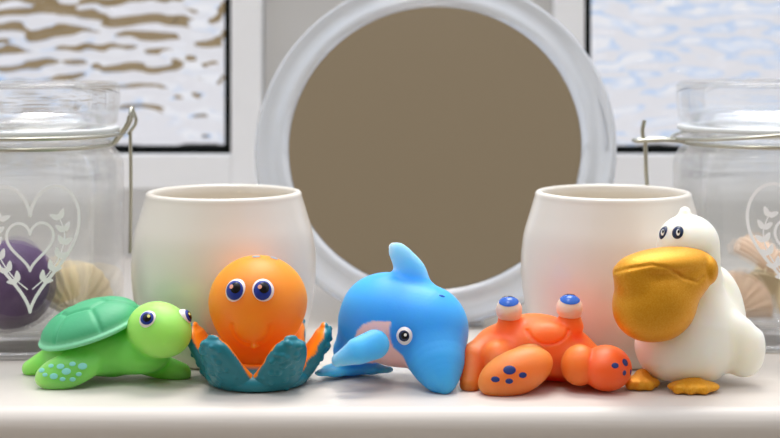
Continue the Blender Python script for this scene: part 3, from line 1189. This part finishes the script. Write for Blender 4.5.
def build_pelican():
    T = Toy('toy_pelican', 'white pelican bath toy with big gold beak and gold feet, rightmost of the row', 'toy', 694, 61.6, 'rubber sea animal bath toys')
    root = T.root
    hc = T.p(688, 244, 61.6)

    def body(p):
        d = ell(p, T.p(685, 345, 61.5), (2.05, 1.8, 1.75))
        d = smin(d, ell(p, T.p(705, 330, 62.2), (1.7, 1.6, 1.6)), .6)
        d = smin(d, chain(p, [T.p(694, 320, 61.8), T.p(700, 280, 61.9), hc], [1.5, .95, 1.05]), .6)
        d = smin(d, ell(p, hc, (1.27, 1.22, 1.2)), .3)
        d = smin(d, ell(p, T.p(703, 262, 61.4), (.62, .7, .75)), .3)                       # cheek
        d = smin(d, cap(p, T.p(684, 222, 61.6), T.p(685, 212.5, 61.6), .36, .24), .14)     # crest knob
        d = smin(d, ell(p, T.p(724, 300, 62.8), (.75, .8, 1.5), rotm(0, math.radians(-18), 0)), .45)  # folded far wing
        d = smin(d, ell(p, T.p(738, 345, 61.2), (1.0, .75, 1.35), rotm(*d2r(0, -22, 0))), .25)       # near wing
        d = smin(d, ell(p, T.p(752, 350, 61.2), (.42, .55, .85), rotm(*d2r(0, 18, 0))), .25)
        return smax(d, .25 - p[:, 2], .15)
    solid('body', body, (-2.8, -2.6, -.05), (3.6, 2.8, 7.6), .08, 'white_vinyl', root)

    bt = T.p(615.5, 266, 59.2)
    def beak(p):
        pouch = ell(p, T.p(656, 299, 59.9), (1.66, 1.25, 1.70), rotm(*d2r(0, 10, 0)))
        pouch = smin(pouch, ell(p, T.p(643.5, 309, 59.8), (1.2, 1.0, 1.2)), .3)
        pouch = smin(pouch, ell(p, T.p(635, 279, 59.6), (.84, .8, .8)), .3)
        pouch = smin(pouch, ell(p, T.p(684, 277, 60.2), (1.1, 1.05, .95), rotm(*d2r(0, -15, 0))), .4)
        upper = smin(ell(p, T.p(667, 262, 60.0), (1.95, 1.15, .58), rotm(*d2r(0, -2, 20))), ell(p, T.p(633, 269, 59.6), (.78, .72, .32), rotm(*d2r(0, -10, 20))), .3)
        d = smin(pouch, upper, .28)
        d = smin(d, ell(p, T.p(708.5, 270, 60.0), (.38, .5, .58)), .1)
        # a crease where the upper bill meets the pouch
        return d
    line = [T.p(*q) for q in ((616, 272, 60), (632, 268, 60), (652, 265, 60), (668, 268, 60), (684, 278, 60), (697, 282, 60), (703, 277, 60))]
    def creased(p):
        d = beak(p)
        s = (60.0) / (61.6 + p[:, 1])
        x = (p[:, 0] + T.o[0]) * s - T.o[0]
        z = H - (H - p[:, 2]) * s
        dl = np.full(len(p), 9.0)
        for a, b in zip(line[:-1], line[1:]):
            a2, ab = a[[0, 2]], (b - a)[[0, 2]]
            t = np.clip(((x - a2[0]) * ab[0] + (z - a2[1]) * ab[1]) / (ab @ ab), 0, 1)
            dl = np.minimum(dl, np.hypot(x - a2[0] - t * ab[0], z - a2[1] - t * ab[1]))
        front = np.clip(-p[:, 1] - .2, 0, 1)
        return d + .06 * np.exp(-(dl / .065) ** 2) * front 
    solid('beak', creased, (-3.9, -4.2, 1.4), (1.2, .6, 6.2), .07, 'gold', root)
    q = T.on(creased, 628.3, 272.6)
    if q is not None:
        decal('nostril', creased, q, normal(creased, q), .11, .11, 'spot_navy' if False else 'gold', root)

    for px, py, ex in ((642, 384, 0), (694, 388.5, 1)):
        dd = 60.6 if not ex else 59.9
        c = T.p(px, 384, dd)
        c[2] = .22
        def foot(p, c=c, ex=ex):
            w = 1.05 if ex else .75
            d = None
            for k, a in enumerate((-28, 0, 28)):
                a = math.radians(a - 12)
                e = cap(p, c + np.array([.1, .5, .12]), c + np.array([math.sin(a) * w * 1.05, -math.cos(a) * .45 + .05, -.02]), .3, .2)
                d = e if d is None else smin(d, e, .12)
            d = smin(d, ell(p, c + np.array([0, .1, 0]), (w, .62, .26)), .15)
            return smax(d, .01 - p[:, 2], .04)
        solid('foot', foot, c - np.array([1.7, 1.3, .3]), c + np.array([1.7, 1.4, .9]), .06, 'gold', root)

    for px in (663.2, 677.8):
        q = T.on(body, px, 233.4)
        n = normal(body, q)
        n = unit(n * .7 + unit(T.cam - q) * .3)
        c = q - n * .2
        e = ball('eye', c, (.29, .3, .35), 'navy', root)
        u, w, n = frame_of(n)
        cap_mesh('pupil', c, .30, unit(n + .1 * u), .42, 'glint_white', e, lift=.02, stretch=(.62, .9), radii=(.97, 1.04, 1.17))
        cap_mesh('glint', c, .30, unit(n + .16 * u + .1 * w), .22, 'pupil', e, lift=.05, stretch=(.7, .9), radii=(.97, 1.04, 1.17))


build_setting()
build_mirror()
build_cup(224, 'cream ceramic cup behind the turtle and octopus')
build_cup(613, 'cream ceramic cup behind the crab and pelican')
build_jars()
build_octopus()
build_turtle()
build_dolphin()
build_crab()
build_pelican()

# ------------------------------------------------------------------ sky
w = bpy.data.worlds.new('sky')
scn.world = w
w.use_nodes = True
nt = w.node_tree
bg = nt.nodes['Background']
tc = nt.nodes.new('ShaderNodeTexCoord')
n = nt.nodes.new('ShaderNodeTexNoise')
n.inputs['Scale'].default_value = 5.0
n.inputs['Detail'].default_value = 5
nt.links.new(tc.outputs['Generated'], n.inputs['Vector'])
r = nt.nodes.new('ShaderNodeMapRange')
r.inputs['From Min'].default_value = .36
r.inputs['From Max'].default_value = .52
nt.links.new(n.outputs['Fac'], r.inputs['Value'])
mx = nt.nodes.new('ShaderNodeMix')
mx.data_type = 'RGBA'
mx.inputs['A'].default_value = (.42, .64, 1.0, 1)
mx.inputs['B'].default_value = (.93, .94, 1.0, 1)
nt.links.new(r.outputs['Result'], mx.inputs['Factor'])
sep = nt.nodes.new('ShaderNodeSeparateXYZ')
nt.links.new(tc.outputs['Generated'], sep.inputs[0])
g = nt.nodes.new('ShaderNodeMapRange')          # pale ground below the horizon
g.inputs['From Min'].default_value = -.06
g.inputs['From Max'].default_value = .02
nt.links.new(sep.outputs['Z'], g.inputs['Value'])
m2 = nt.nodes.new('ShaderNodeMix')
m2.data_type = 'RGBA'
m2.inputs['A'].default_value = (.86, .86, .92, 1)
nt.links.new(g.outputs['Result'], m2.inputs['Factor'])
nt.links.new(mx.outputs['Result'], m2.inputs['B'])
nt.links.new(m2.outputs['Result'], bg.inputs['Color'])
gz = nt.nodes.new('ShaderNodeMapRange')         # overcast sky, brighter overhead than near the horizon
gz.inputs['From Min'].default_value = .25
gz.inputs['From Max'].default_value = .9
gz.inputs['To Min'].default_value = .74
gz.inputs['To Max'].default_value = 1.4
nt.links.new(sep.outputs['Z'], gz.inputs['Value'])
nt.links.new(gz.outputs['Result'], bg.inputs['Strength'])
bg.inputs['Strength'].default_value = .95

# ------------------------------------------------------------------ lights
def area(name, loc, target, size, power, color):
    l = bpy.data.lights.new(name, 'AREA')
    l.shape = 'DISK'
    l.size = size
    l.energy = power
    l.color = color
    o = bpy.data.objects.new(name, l)
    COL.objects.link(o)
    o.location = loc
    o.rotation_euler = (Vector(target) - Vector(loc)).to_track_quat('-Z', 'Y').to_euler()
    return o

area('fill_light', (-.2, -.3, 1.5), (0, 0, 0), 0.4, 5, (1, .94, .86))  # added overhead fill to brighten the toy fronts, not a known lamp
sun = bpy.data.lights.new('sun', 'SUN')
sun.energy = 2.0
sun.angle = math.radians(26)
sun.color = (1, .97, .93)
so = bpy.data.objects.new('sun', sun)
COL.objects.link(so)
so.rotation_euler = Vector((-.05, -.42, -.9)).to_track_quat('-Z', 'Y').to_euler()

# ------------------------------------------------------------------ camera
cam = bpy.data.cameras.new('camera')
co = bpy.data.objects.new('camera', cam)
COL.objects.link(co)
co.location = (0, -.60, H * CM)
co.rotation_euler = (PI / 2, 0, 0)
cam.sensor_width = 36
cam.lens = F / 780 * 36
cam.shift_y = -(219 - YH) / 780
cam.clip_start = .02
cam.dof.use_dof = True
cam.dof.focus_distance = .603
cam.dof.aperture_fstop = 10.5
scn.camera = co

scn.cycles.max_bounces = 20
scn.cycles.transmission_bounces = 20
scn.cycles.transparent_max_bounces = 32
scn.cycles.glossy_bounces = 8
scn.cycles.diffuse_bounces = 5
scn.cycles.use_denoising = True
scn.view_settings.view_transform = 'Standard'
scn.view_settings.look = 'None'
scn.view_settings.exposure = .28
scn.view_settings.gamma = 1
scn.view_settings.use_curve_mapping = False
